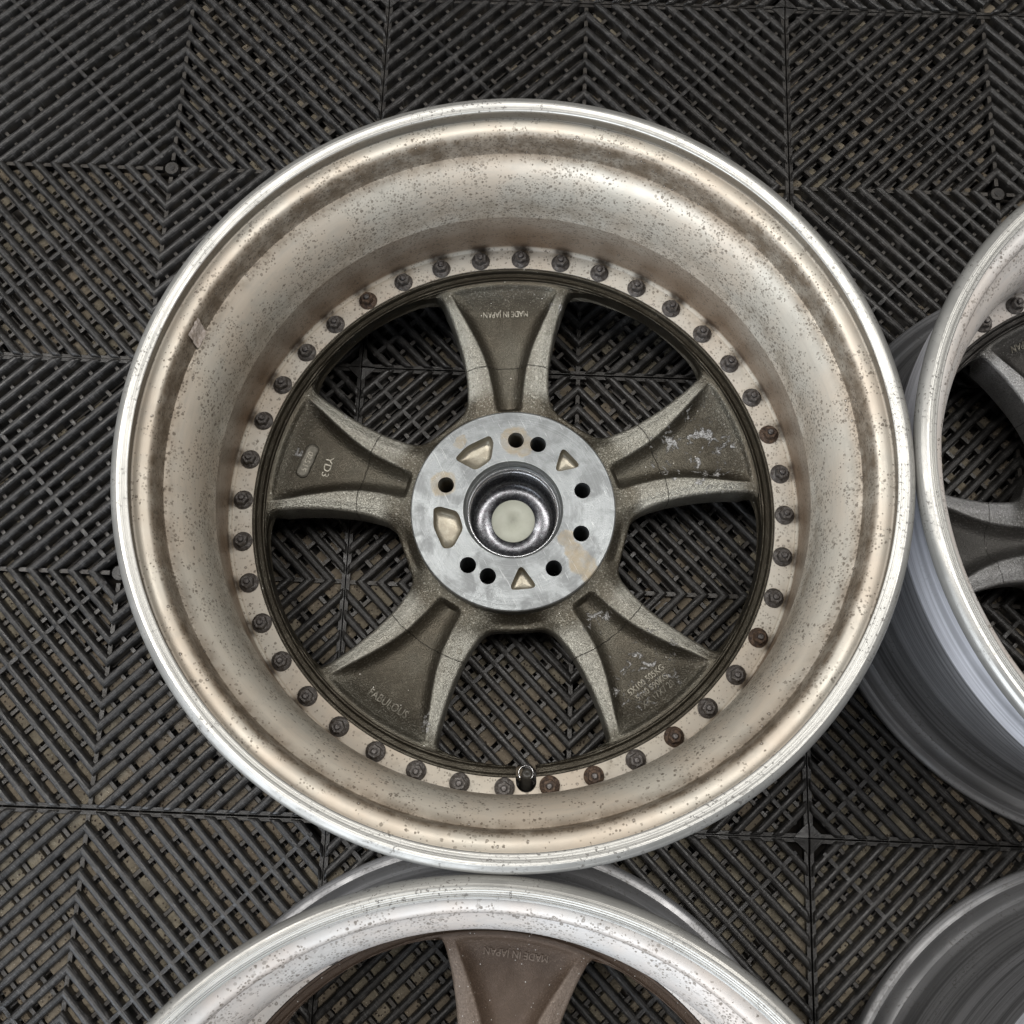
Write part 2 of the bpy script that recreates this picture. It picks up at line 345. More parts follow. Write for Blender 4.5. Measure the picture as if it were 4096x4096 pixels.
M_STRAW = mat_simple('dry_straw', (0.35, 0.29, 0.18), 0.7, 0.0)
M_GROOVE = mat_simple('dirty_gap', (0.025, 0.021, 0.017), 0.8, 0.0)

# ------------------------------------------------------------------ floor (ribbed interlocking tile)
U = 0.2 / 11.0
class Buf:
    def __init__(s): s.V = []; s.F = []
    def add(s, V, F):
        b = len(s.V); s.V.extend(V); s.F.extend([tuple(i + b for i in f) for f in F])
T = Buf()
DL = [1.27 + k for k in range(10)] + [11.5 + k for k in range(10)]
HW = 0.198                       # rib half width, units
prof = [(-1.0, -0.0115), (-1.0, -0.0046), (-0.94, -0.0030), (-0.76, -0.0014), (-0.42, -0.0003), (0, 0.0), (0.42, -0.0003), (0.76, -0.0014), (0.94, -0.0030), (1.0, -0.0046), (1.0, -0.0115)]
MG = 10.93
def q(px, py, z, sx, sy): return (px * U * sx, py * U * sy, z)
for sx in (1, -1):
    for sy in (1, -1):
        flip = sx * sy < 0
        for d in DL:
            rings = []
            if d < 11:
                rings.append([(0.0, d + o * HW * 1.414, z) for o, z in prof])
                rings.append([(d + o * HW * 1.414, 0.0, z) for o, z in prof])
                capped = False
            else:
                def endp(mm, dz, sgn):
                    out = []
                    for o, z in prof:
                        dd = d + o * HW * 1.414
                        a, b = (dd - mm, mm) if sgn > 0 else (mm, dd - mm)
                        out.append((a, b, z - dz if z > -0.008 else z))
                    return out
                rings = [endp(MG, 0.0022, 1), endp(MG - 0.05, 0.0007, 1), endp(MG - 0.13, 0.0, 1),
                         endp(MG - 0.13, 0.0, -1), endp(MG - 0.05, 0.0007, -1), endp(MG, 0.0022, -1)]
                capped = True
            V = [q(p[0], p[1], p[2], sx, sy) for r_ in rings for p in r_]
            n = len(prof); F = []
            for i in range(len(rings) - 1):
                for k in range(n - 1):
                    f = (i * n + k, (i + 1) * n + k, (i + 1) * n + k + 1, i * n + k + 1)
                    F.append(f if not flip else f[::-1])
            if capped:
                F.append(tuple(range(n))); F.append(tuple(range((len(rings) - 1) * n, len(rings) * n)))
            T.add(V, F)
        # ledge on one side of every rib, and cross bars in the gaps
        gaps = []
        for a, b in zip(DL[:-1], DL[1:]): gaps.append((a + HW * 1.414, b - HW * 1.414, b - a))
        for gi, (g0, g1, st) in enumerate(gaps):
            gc = (g0 + g1) / 2
            L = gc if gc < 11 else 22 - gc
            def slab(u0, u1, t0, t1, z0, z1):
                P = []
                for z in (z0, z1):
                    for uu, tt in ((u0, t0), (u1, t0), (u1, t1), (u0, t1)):
                        P.append(q((uu + tt) / 2, (uu - tt) / 2, z, sx, sy))
                T.add(P, [(4, 5, 6, 7), (0, 1, 5, 4), (1, 2, 6, 5), (2, 3, 7, 6), (3, 0, 4, 7)])
            # diagonal joint strip through the tile
            slab(g0 - 0.05, g1 + 0.05, -0.13, 0.13, -0.006, -0.0006)
            k = 0
            while 1.0 + 1.6 * k < L - 0.9:
                for sg in (1, -1):
                    t = sg * (1.0 + 1.6 * k)
                    slab(g0 - 0.02, g1 + 0.02, t - 0.12, t + 0.12, -0.012, -0.0066)
                k += 1
            # narrow ledge low on the rib side
            slab(g0 - 0.02, g0 + 0.10, -L + 0.2, L - 0.2, -0.016, -0.0125)
            slab(g1 - 0.10, g1 + 0.02, -L + 0.2, L - 0.2, -0.016, -0.0125)
        # rib joint: thin line over the ribs on the diagonal
        for d in DL:
            a0 = d - HW * 1.414; a1 = d + HW * 1.414
            P = []
            for uu in (a0, d, a1):
                zt = 0.00025 if uu == d else -0.0008
                for tt in (-0.11, 0.11):
                    P.append(q((uu + tt) / 2, (uu - tt) / 2, zt, sx, sy))
            T.add(P, [(0, 1, 3, 2), (2, 3, 5, 4)])
        def box(x0, x1, y0, y1, z0, z1):
            P = [q(x, y, z, sx, sy) for z in (z0, z1) for x, y in ((x0, y0), (x1, y0), (x1, y1), (x0, y1))]
            T.add(P, [(4, 5, 6, 7), (0, 1, 5, 4), (1, 2, 6, 5), (2, 3, 7, 6), (3, 0, 4, 7)])
        # seam strips along two tile edges
        box(10.80, 10.965, 0.0, 10.965, -0.012, -0.0040)
        box(0.0, 10.80, 10.80, 10.965, -0.012, -0.0041)
        # short strips between the V tips on the axes
        box(0.0, 0.10, 0.5, 10.8, -0.011, -0.0052)
        box(0.5, 10.8, 0.0, 0.10, -0.011, -0.0053)
        # corner wedge
        V = [q(10.96, 10.96, -0.0012, sx, sy), q(10.3, 10.96, -0.0025, sx, sy), q(10.96, 10.3, -0.0025, sx, sy),
             q(10.3, 10.96, -0.01, sx, sy), q(10.96, 10.3, -0.01, sx, sy)]
        T.add(V, [(0, 1, 2), (1, 3, 4, 2)])
# centre boss with screw
for rad, z0, z1 in ((0.36, -0.012, -0.0040), (0.16, -0.004, -0.0032)):
    P = [(rad * U * math.cos(a), rad * U * math.sin(a), z) for z in (z0, z1) for a in [2 * PI * i / 14 for i in range(14)]]
    T.add(P, [tuple(range(14, 28))] + [(i, (i + 1) % 14, 14 + (i + 1) % 14, 14 + i) for i in range(14)])
TV = np.array(T.V); nT = len(TV)
allV = []; allF = []
c = 0
TXR = range(-2, 5); TYR = range(-5, 3)
rot_j = random.Random(3)
for a in TXR:
    for b in TYR:
        jx, jy, ja = rot_j.uniform(-.0003, .0003), rot_j.uniform(-.0003, .0003), rot_j.uniform(-.0012, .0012)
        R = np.array([[math.cos(ja), -math.sin(ja)], [math.sin(ja), math.cos(ja)]])
        P = TV.copy(); P[:, :2] = P[:, :2] @ R.T + (0.4 * a + jx, 0.4 * b + jy); P[:, 2] += rot_j.uniform(-.0006, 0)
        allV.append(P); allF.extend([tuple(i + c * nT for i in f) for f in T.F]); c += 1
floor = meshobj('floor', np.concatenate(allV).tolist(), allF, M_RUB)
tag(floor, kind='structure')
sub = meshobj('ground', [(-1.4, -2.8, -0.024), (2.4, -2.8, -0.024), (2.4, 1.4, -0.024), (-1.4, 1.4, -0.024)], [(0, 1, 2, 3)], M_SUB)
tag(sub, kind='structure')
# dirt packed in the gaps between the ribs
D = Buf(); rd = random.Random(11)
for a in range(-1, 4):
    for b in range(-4, 2):
        for sx in (1, -1):
            for sy in (1, -1):
                for (g0, g1, st) in gaps:
                    gc = (g0 + g1) / 2; L = gc if gc < 11 else 22 - gc
                    edges_ = sorted([sg * (1.0 + 1.6 * k) for k in range(8) for sg in (1, -1) if 1.0 + 1.6 * k < L - 0.9] + [0.0, -L, L])
                    for t0, t1 in zip(edges_[:-1], edges_[1:]):
                        wx = a * 0.4 + sx * gc / 2 * U; wy = b * 0.4 + sy * gc / 2 * U
                        pr = 0.86 + 0.12 * min(1, max(0, (-wy + 0.25) / 0.7))
                        if rd.random() > pr: continue
                        l0 = t0 + 0.17; l1 = t1 - 0.17
                        if l1 - l0 < 0.2: continue
                        hole = rd.uniform(.16, .30) if wy < -0.45 else rd.uniform(.46, .60)
                        if rd.random() < .9: l0 += hole
                        else: l1 -= hole * 1.6
                        if l1 - l0 < 0.2: continue
                        zt = (-0.0084 if wy < -.45 else -0.0120) - rd.random() * 0.0022
                        u0, u1 = g0 - 0.02, g1 + 0.02
                        n = 4; P = []; F = []
                        for i in range(n + 1):
                            t = l0 + (l1 - l0) * i / n
                            e = 0.0004 if i in (0, n) else 0.0
                            for uu, zz in ((u0, -0.02), (u0, zt - e + rd.uniform(-.0006, .0006)), (gc, zt + 0.0005 - e + rd.uniform(-.0008, .0006)), (u1, zt - e + rd.uniform(-.0006, .0006)), (u1, -0.02)):
                                P.append((a * 0.4 + sx * (uu + t) / 2 * U, b * 0.4 + sy * (uu - t) / 2 * U, zz))
                        for i in range(n):
                            for k in range(4): F.append((i * 5 + k, (i + 1) * 5 + k, (i + 1) * 5 + k + 1, i * 5 + k + 1))
                        F.append((0, 1, 2, 3, 4)); F.append(tuple(n * 5 + k for k in range(5)))
                        D.add(P, F)
dirt = meshobj('dirt', D.V, D.F, M_DIRT)
tag(dirt, kind='stuff')

# ------------------------------------------------------------------ wheel parts
BAR = [  # inner half: flange, barrel, lip, outside of the barrel
    (.2097, .0765, 1), (.2097, .0826, 1), (.2100, .0830, 0), (.2240, .0830, 0), (.2252, .0834, 0), (.2265, .0848, 0), (.2271, .0870, 0),
    (.2270, .0930, 0), (.2258, .1060, 0), (.2238, .1220, 0), (.2212, .1380, 0), (.2192, .1480, 0), (.2186, .1512, 1),
    (.2185, .1560, 0), (.2187, .1640, 0), (.2192, .1730, 0), (.2203, .1820, 0), (.2222, .1905, 0), (.2250, .1980, 0), (.2285, .2034, 0), (.2322, .2072, 0), (.2352, .2094, 0), (.2364, .2100, 1),
    (.2370, .2120, 0), (.2370, .2170, 0), (.2367, .2230, 0), (.2370, .2275, 0), (.2382, .2305, 0), (.2402, .2322, 0), (.2440, .2330, 0), (.2480, .2328, 0), (.2497, .2324, 0),
    (.2501, .2330, 1), (.2501, .2380, 0), (.2492, .2415, 0), (.2478, .2436, 0), (.2473, .2447, 1),
    (.2477, .2453, 0), (.2489, .2456, 1), (.2491, .2453, 1), (.2500, .2457, 1), (.2502, .2454, 1), (.2512, .2458, 1), (.2514, .2455, 1), (.2526, .2459, 1), (.2528, .2456, 1), (.2545, .2457, 1),
    (.2562, .2451, 0), (.2580, .2439, 0), (.2593, .2421, 0), (.2600, .2395, 0), (.2600, .2370, 0), (.2592, .2347, 0), (.2570, .2325, 0), (.2540, .2300, 0), (.2515, .2262, 0),
    (.2500, .2200, 0), (.2470, .2120, 0), (.2400, .2030, 0), (.2375, .1960, 0), (.2372, .1915, 1), (.2400, .1860, 0), (.2440, .1780, 0), (.2465, .1715, 0), (.2470, .1690, 1),
    (.2462, .1630, 0), (.2405, .1250, 0), (.2360, .0960, 1), (.2350, .0935, 0), (.2345, .0900, 1), (.2345, .0765, 1)]
OUTER = [
    (.2345, .0764, 1), (.2335, .0660, 0), (.2322, .0600, 1), (.2335, .0500, 0), (.2370, .0370, 0), (.2384, .0310, 1), (.2400, .0270, 0), (.2437, .0212, 1), (.2470, .0185, 0), (.2500, .0155, 0), (.2515, .0128, 0), (.2526, .0112, 1),
    (.2560, .0104, 0), (.2590, .0090, 0), (.2600, .0065, 0), (.2600, .0030, 0), (.2590, .0006, 0), (.2560, .0004, 0), (.2480, .0006, 1), (.2440, .0050, 0), (.2380, .0140, 0), (.2330, .0250, 0),
    (.2310, .0500, 0), (.2300, .0700, 0), (.2098, .0710, 1), (.2098, .0764, 1)]
def zones(o, parts, mats):
    """second and third material slots by profile zone"""
    me = o.data; me.materials.clear()
    for m_ in mats: me.materials.append(m_)
    for p in me.polygons:
        c_ = p.center; p.material_index = parts(math.hypot(c_.x, c_.y), c_.z)

# --- casting height field
OUTL = [(.0955, 36), (.0957, 32), (.0963, 28), (.0975, 24.5), (.1000, 21.8), (.1050, 19.4), (.112, 17.8), (.120, 16.7), (.130, 15.8), (.1436, 15.25), (.158, 15.1), (.174, 15.25), (.186, 15.6), (.1945, 16.1),
        (.1985, 17.0), (.2004, 18.6), (.2012, 20.6), (.2014, 24), (.2014, 30), (.2014, 36)]
def spline(pts, n):
    P = np.array([(r_ * math.cos(math.radians(a_)), r_ * math.sin(math.radians(a_))) for r_, a_ in pts])
    out = []
    for i in range(len(P) - 1):
        p0 = P[max(i - 1, 0)]; p1 = P[i]; p2 = P[i + 1]; p3 = P[min(i + 2, len(P) - 1)]
        for t in np.linspace(0, 1, 40, endpoint=False):
            out.append(0.5 * (2 * p1 + (p2 - p0) * t + (2 * p0 - 5 * p1 + 4 * p2 - p3) * t * t + (3 * p1 - p0 - 3 * p2 + p3) * t ** 3))
    out.append(P[-1]); out = np.array(out)
    s = np.concatenate([[0], np.cumsum(np.hypot(*np.diff(out, axis=0).T))])
    u = np.linspace(0, s[-1], n)
    return np.stack([np.interp(u, s, out[:, 0]), np.interp(u, s, out[:, 1])], 1)
EDGE = spline(OUTL, 150)
FINE = spline(OUTL, 900)
def smooth(x, a, b):
    t = np.clip((x - a) / (b - a), 0, 1); return t * t * (3 - 2 * t)
def cast_height(r, ad, dist):
    """r radius, ad |angle from the spoke's axis| in degrees, dist distance to the window edge"""
    zb = np.interp(r, [.078, .084, .090, .100, .115, .14, .17, .19, .1985, .2003, .2006, .2018, .2024, .2035, .2066, .2072, .2078, .2091],
                      [.0600, .0610, .0612, .0630, .0665, .0705, .0745, .0765, .0772, .0776, .0800, .0800, .0792, .0786, .0784, .0815, .0823, .0823])
    zb = zb - 0.009 * smooth(ad, 13, 33) * (1 - smooth(r, .098, .112)) * smooth(r, .080, .092)
    # ridge crown falls gently to the window edge
    zb = zb - 0.0022 * (1 - smooth(dist, 0, .010)) * (r < .1995)
    # recess along the spoke
    pr = np.array([.088, .092, .105, .126, .143, .165, .182, .192, .199])
    pa = np.array([5.9, 6.1, 6.3, 6.9, 8.3, 10.6, 12.3, 13.0, 13.4])
    hw = np.interp(r, pr, pa)
    ang = (hw - ad) * np.pi / 180 * r               # metres inside the recess border
    def ease(v, L):
        t = np.clip(v / L, 0, 1); e_ = 1 - (1 - t) ** 2.4
        return e_ * smooth(t, 0, .16)
    side = ease(ang + .0018, .0145)
    endi = smooth(r, .0885, .0935); endo = ease(.1990 - r, .030)
    zf = np.interp(r, [.088, .10, .13, .16, .19, .2], [.0515, .0525, .0570, .0620, .0665, .067])
    k = side * endi * endo
    z = zb * (1 - k) + zf * k
    cast_height.k = k
    # round over at the windows
    R = .0026
    dd = np.clip(dist, 0, R)
    z = z - (R - np.sqrt(np.maximum(R * R - (R - dd) ** 2, 0))) * np.where(r > .1995, .35, 1.0)
    return z
def edge_dist(P):
    d = np.full(len(P), 1.0)
    F2 = FINE
    for i in range(0, len(P), 4000):
        blk = P[i:i + 4000]
        d[i:i + 4000] = np.sqrt(((blk[:, None, :] - F2[None, ::2, :]) ** 2).sum(2).min(1))
    return d
def surf(x, y, th0):
    """height of the casting at wheel coordinates (arrays)"""
    r = np.hypot(x, y); a = np.degrees(np.arctan2(y, x)) - th0
    a = (a + 36) % 72 - 36; ad = np.abs(a)
    P = np.stack([r * np.cos(np.radians(ad)), r * np.sin(np.radians(ad))], 1)
    return cast_height(r, ad, edge_dist(P))
def casting_mesh(name, th0):
    er = np.hypot(EDGE[:, 0], EDGE[:, 1]); ea = np.degrees(np.arctan2(EDGE[:, 1], EDGE[:, 0]))
    NA, NC = 18, 22
    rowsE = [(r_, 36.0, r_) for r_ in np.linspace(.0805, .0955, NA, endpoint=False)]
    s = np.linspace(0, 1, len(er))
    # centre radius for every outline row
    prog = np.maximum.accumulate(np.clip(er, .0955, .2014))
    rc = np.interp(s, [0, .16, .84, 1], [.0955, .1045, .1955, .2014])
    for i in range(len(er)): rowsE.append((er[i], ea[i], 0.5 * rc[i] + 0.5 * (np.clip(er[i], .0957, .2012) if .14 < s[i] < .86 else rc[i])))
    rr_ = [r_[2] for r_ in rowsE]
    for i in range(1, len(rr_)):
        if rr_[i] <= rr_[i - 1]: rr_[i] = rr_[i - 1] + 1e-5
    rowsE = [(a_, b_, c_) for (a_, b_, _), c_ in zip(rowsE, rr_)]
    for r_ in list(np.linspace(.2014, .2050, 10))[1:] + [.2060, .2066, .2069, .2072, .2075, .2078, .2085, .2089, .2091]: rowsE.append((r_, 36.0, max(r_, rr_[-1] + 1e-5)))
    nb = 88; S = -np.cos(np.linspace(0, np.pi, nb + 1)); S = 0.55 * S + 0.45 * np.linspace(-1, 1, nb + 1)
    rows = np.array(rowsE); nr = len(rows)
    ang = rows[:, 1][:, None] * S[None, :]
    rad = rows[:, 2][:, None] + (rows[:, 0] - rows[:, 2])[:, None] * np.abs(S[None, :]) ** 2.2
    r1 = rad.ravel(); ad = np.abs(ang).ravel()
    P = np.stack([r1 * np.cos(np.radians(ad)), r1 * np.sin(np.radians(ad))], 1)
    dist = edge_dist(P)
    z = cast_height(r1, ad, dist); kk = cast_height.k.copy()
    V = []; F = []
    ns = nb + 1
    zbot = np.interp(r1, [.08, .1, .19, .199, .21], [.030, .034, .040, .060, .072])
    zbot = np.minimum(zbot, z - 0.004)
    for k in range(5):
        a0 = math.radians(th0 + 72 * k); A = np.radians(ang.ravel()) + a0
        b = len(V)
        V += list(zip(r1 * np.cos(A), r1 * np.sin(A), z))
        V += list(zip(r1 * np.cos(A), r1 * np.sin(A), zbot))
        o2 = b + nr * ns
        for i in range(nr - 1):
            for j in range(ns - 1):
                F.append((b + i * ns + j, b + (i + 1) * ns + j, b + (i + 1) * ns + j + 1, b + i * ns + j + 1)[::-1])
                F.append((o2 + i * ns + j, o2 + (i + 1) * ns + j, o2 + (i + 1) * ns + j + 1, o2 + i * ns + j + 1))
        for i in range(NA, NA + len(er) - 1):    # window walls
            F.append((b + i * ns, b + (i + 1) * ns, o2 + (i + 1) * ns, o2 + i * ns))
            F.append((b + i * ns + nb, o2 + i * ns + nb, o2 + (i + 1) * ns + nb, b + (i + 1) * ns + nb))
        for j in range(ns - 1):
            F.append((b + j, b + j + 1, o2 + j + 1, o2 + j)); i = (nr - 1) * ns
            F.append((b + i + j, o2 + i + j, o2 + i + j + 1, b + i + j + 1))
    me = bpy.data.meshes.new(name); me.from_pydata([tuple(map(float, v)) for v in V], [], F)
    at2 = me.attributes.new('rimdist', 'FLOAT', 'POINT'); at2.data.foreach_set('value', np.tile(np.concatenate([dist, dist]), 5).astype(np.float32))
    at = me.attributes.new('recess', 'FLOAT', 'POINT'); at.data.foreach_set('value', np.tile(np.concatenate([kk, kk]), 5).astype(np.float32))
    bm = bmesh.new(); bm.from_mesh(me)
    bmesh.ops.remove_doubles(bm, verts=bm.verts, dist=4e-6)
    bmesh.ops.recalc_face_normals(bm, faces=bm.faces)
    for e in bm.edges:
        e.smooth = not (len(e.link_faces) == 2 and e.calc_face_angle(0) > math.radians(72))
    bm.to_mesh(me); bm.free(); me.shade_smooth() if False else None
    for p in me.polygons: p.use_smooth = True
    return me
def text_on(name, body, size, r, ang_deg, rot_deg, mat, parent, th0, ext=.0011, sx=1.0, zadd=0.0, bold=0.0):
    """raised cast lettering that follows the casting surface"""
    cu = bpy.data.curves.new('t', 'FONT'); cu.body = body; cu.size = size; cu.align_x = 'CENTER'; cu.align_y = 'CENTER'
    cu.extrude = ext; cu.offset = bold; cu.resolution_u = 4; cu.bevel_depth = 0.00012; cu.bevel_resolution = 0
    to = bpy.data.objects.new('t', cu); COL.objects.link(to)
    dg = bpy.context.evaluated_depsgraph_get(); me = bpy.data.meshes.new_from_object(to.evaluated_get(dg))
    bpy.data.objects.remove(to)
    n = len(me.vertices); co = np.empty(n * 3); me.vertices.foreach_get('co', co); co = co.reshape(-1, 3)
    co[:, 0] *= sx
    a = math.radians(rot_deg); cx, cy = r * math.cos(math.radians(ang_deg)), r * math.sin(math.radians(ang_deg))
    X = cx + co[:, 0] * math.cos(a) - co[:, 1] * math.sin(a); Y = cy + co[:, 0] * math.sin(a) + co[:, 1] * math.cos(a)
    Z = surf(X, Y, th0) + co[:, 2] * 0.6 + zadd
    me.vertices.foreach_set('co', np.stack([X, Y, Z], 1).ravel()); me.update()
    me.materials.clear(); me.materials.append(mat)
    o = bpy.data.objects.new(name, me); COL.objects.link(o); o.parent = parent
    return o

# --- nut prototype
def nut_mesh(name, mat_n, mat_s, seed):
    rd_ = random.Random(seed)
    bm = bmesh.new()
    def ring(r, z, n, ph=0, jit=0.0):
        return [bm.verts.new(((r + rd_.uniform(-jit, jit)) * math.cos(2 * PI * i / n + ph), (r + rd_.uniform(-jit, jit)) * math.sin(2 * PI * i / n + ph), z)) for i in range(n)]
    n = 24; prev = ring(.0077, 0, n)
    def bridge(a, b):
        m_ = len(a)
        for i in range(m_): bm.faces.new((a[i], a[(i + 1) % m_], b[(i + 1) % m_], b[i]))
    for r_, z_, j_ in ((.0078, .0009, .0001), (.0074, .0015, .0001), (.0056, .0027, .00005)):
        cur = ring(r_, z_, n, 0, j_); bridge(prev, cur); prev = cur
    # hex body
    hexr = [.0046 / math.cos(math.radians(((i * 15) + 30) % 60 - 30)) for i in range(n)]
    def hexring(k, z):
        return [bm.verts.new((hexr[i] * k * math.cos(2 * PI * i / n), hexr[i] * k * math.sin(2 * PI * i / n), z)) for i in range(n)]
    for k, z in ((1.0, .0029), (1.0, .0072), (0.90, .0081)):
        cur = hexring(k, z); bridge(prev, cur); prev = cur
    cur = ring(.0027, .0081, n); bridge(prev, cur); prev = cur
    cur = ring(.0026, .0076, n); bridge(prev, cur); prev = cur
    bm.faces.new(prev)
    bmesh.ops.recalc_face_normals(bm, faces=bm.faces)
    for e in bm.edges: e.smooth = not (len(e.link_faces) == 2 and e.calc_face_angle(0) > math.radians(24))
    for f in bm.faces: f.smooth = True
    me = bpy.data.meshes.new(name); bm.to_mesh(me); bm.free(); me.materials.append(mat_n)
    return me
def stud_mesh():
    bm = bmesh.new(); n = 16; prof_ = [(.0022, .0070), (.0023, .0088), (.0022, .0098), (.0016, .0102)]
    prev = None
    for r_, z_ in prof_:
        cur = [bm.verts.new((r_ * math.cos(2 * PI * i / n), r_ * math.sin(2 * PI * i / n), z_)) for i in range(n)]
        if prev:
            for i in range(n): bm.faces.new((prev[i], prev[(i + 1) % n], cur[(i + 1) % n], cur[i]))
        prev = cur
    bm.faces.new(prev)
    me = bpy.data.meshes.new('stud'); bm.to_mesh(me); bm.free(); me.materials.append(M_STUD)
    return me
NUTS = [nut_mesh('nut', M_NUT, M_STUD, i) for i in range(3)]
NUTR = nut_mesh('nut', M_RUST, M_STUD, 9)
STUD = stud_mesh()
BAR_ME = {}; OUT_ME = None

def make_wheel(loc, label, th0, m_bar, m_cast, scale, phase, nut_angles, full=True, valve=None):
    root = bpy.data.objects.new('car_wheel', None); COL.objects.link(root)
    root.location = (loc[0], loc[1], 0); root.scale = (scale, scale, 1)
    tag(root, label, 'wheel', 'alloy wheels lying flat on the ribbed floor')
    bar = lathe('barrel', BAR, m_bar, root, seg=360)
    def zf(r, z):
        if .1688 < z < .1916 and r > .2368 and r > .2372 + (.1915 - z) * .35: return 3
        if z > .2440 and r > .2468: return 1
        if z > .2330 and r > .2545: return 1
        if z > .2340 and r > .2465 : return 1 if r > .2502 and z > .2445 else (0 if r < .2503 and z < .2440 else 1)
        if z < .1990 and r > (.2342 if z < .1 else (.2342 + (z - .1) * .03)): return 2
        if z < .215 and r > .2372 and z < .2085: return 2
        if r > .2470 and z < .2340 and r > .2501: return 2
        if r > .2475 and z < .231: return 2
        return 0
    zones(bar, zf, [m_bar, M_LIP, M_OUT, M_TURN_LIT])
    outb = lathe('outer_lip', OUTER, M_OUTD, root, seg=240)
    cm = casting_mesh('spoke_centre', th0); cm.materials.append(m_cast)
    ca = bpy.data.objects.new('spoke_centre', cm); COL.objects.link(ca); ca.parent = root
    # dark joint between casting and flange
    lathe('joint_gap', [(.2092, .0765, 1), (.2097, .0765, 1), (.2097, .0795, 1), (.2092, .0795, 1)], M_GROOVE, root, seg=200)
    for i, a in enumerate(nut_angles):
        aa = math.radians(a)
        rusty = (full and (-125 < ((a + 180) % 360 - 180) < -15) and random.random() < .35) or (full and random.random() < .05)
        nm = NUTR if rusty else NUTS[i % 3]
        nt = bpy.data.objects.new('nut', nm); COL.objects.link(nt); nt.parent = root
        nt.location = (.2172 * math.cos(aa), .2172 * math.sin(aa), .08305)
        nt.rotation_euler = (random.uniform(-.04, .04), random.uniform(-.04, .04), random.uniform(0, 6))
        if rusty: nt['label'] = 'rust brown nut'
        sd = bpy.data.objects.new('stud', STUD); COL.objects.link(sd); sd.parent = nt
    return root, bar, ca, outb

# ------------------------------------------------------------------ main wheel
TH = 94.4
C0 = (.3458, -.3487)
main, bar0, cast0, out0 = make_wheel(C0, 'pitted beige wheel with grey brown spokes and ring of nuts, seen whole', TH, M_BARREL, M_CAST, 1.0, 0, [0.45 + 9 * k for k in range(40)])
# hub pad
hub = lathe('hub_face', [(.0405, .0776, 1), (.0820, .0776, 1), (.0830, .0768, 1), (.0832, .0560, 0), (.0832, .0300, 1), (.0372, .0300, 1), (.0372, .0660, 1), (.0385, .0672, 1), (.0385, .0735, 1), (.0398, .0752, 1)], M_HUB, main, seg=220)
def circ(cx, cy, r, n=40): return [(cx + r * math.cos(2 * PI * i / n), cy + r * math.sin(2 * PI * i / n)) for i in range(n)]
def pl(r, a): return (r * math.cos(math.radians(a)), r * math.sin(math.radians(a)))
for a in (89.84, 161.78, 17.6, -54.0, -126.1, 71.6, -18.05, -108.1):
    x_, y_ = pl(.0583, a)
    V, F = prism(circ(x_, y_, .0066), .01, .09); boolean(hub, V, F)
def rounded(poly, rad, n=5):
    out = []
    m_ = len(poly)
    for i in range(m_):
        p = Vector(poly[i]); a = (Vector(poly[i - 1]) - p); b = (Vector(poly[(i + 1) % m_]) - p)
        ra = min(rad, a.length * .45, b.length * .45)
        p0 = p + a.normalized() * ra; p2 = p + b.normalized() * ra
        for k in range(n + 1):
            t = k / n; v = p0 * (1 - t) ** 2 + p * 2 * t * (1 - t) + p2 * t * t
            out.append((v.x, v.y))
    return out
POCK = [
    ([pl(.0640, 141), pl(.0655, 128), pl(.0655, 109.0), pl(.0590, 107.8), pl(.0450, 115.5), pl(.0445, 135.5)], .0040),
    ([pl(.0645, -178.8), pl(.0590, 179.8), pl(.0445, -175.5), pl(.0430, -156), pl(.0575, -144.6), pl(.0650, -147.5), pl(.0660, -165)], .0040),
    ([pl(.0500, 52.0), pl(.0645, 52.8), pl(.0630, 37.2), pl(.0500, 38.8)][0:0] or [pl(.0455, 44.6), pl(.0665, 55.0), pl(.0665, 34.6)], .0062),
    ([pl(.0450, -80.4), pl(.0665, -91.0), pl(.0670, -70.6)], .0062)]
for ip, (poly, rd_) in enumerate(POCK):
    pp = rounded(poly, rd_)
    V, F = prism(pp, .066, .09); boolean(hub, V, F)
    # painted cavity liner, dished
    cx_ = sum(p[0] for p in pp) / len(pp); cy_ = sum(p[1] for p in pp) / len(pp)
    V = []; F = []; lv = ((1.0, .0774), (.985, .0745), (.93, .0705), (.80, .0682), (.5, .0676), (.0, .0675)); n = len(pp)
    for k, z_ in lv:
        V += [(cx_ + (p[0] - cx_) * k, cy_ + (p[1] - cy_) * k, z_) for p in pp]
    for j in range(len(lv) - 1):
        for i in range(n): F.append((j * n + i, j * n + (i + 1) % n, (j + 1) * n + (i + 1) % n, (j + 1) * n + i))
    o = meshobj('cast_cavity', V, F, M_PAINTHOLE, main, smooth=True)
for p in hub.data.polygons:
    p.use_smooth = False
# centre bore and cap
lathe('centre_bore', [(.0372, .0300, 1), (.0372, .0659, 1), (.0366, .0659, 1), (.0366, .0600, 1), (.0358, .0594, 1), (.0358, .0300, 1)], M_BORE, main, seg=160)
cap = lathe('centre_cap', [(.0001, .0330, 0), (.0184, .0330, 1), (.0190, .0324, 0), (.0260, .0324, 0), (.0310, .0332, 0), (.0335, .0360, 0), (.0348, .0400, 0), (.0354, .0460, 0), (.0357, .0500, 1), (.0357, .0290, 1), (.0001, .0290, 1)], M_CHROME, main, seg=160)
lathe('pale_disc', [(.00005, .0338, 0), (.0181, .0338, 0), (.0185, .0334, 0), (.0185, .0328, 1), (.00005, .0328, 1)], M_LABEL, cap, seg=96)
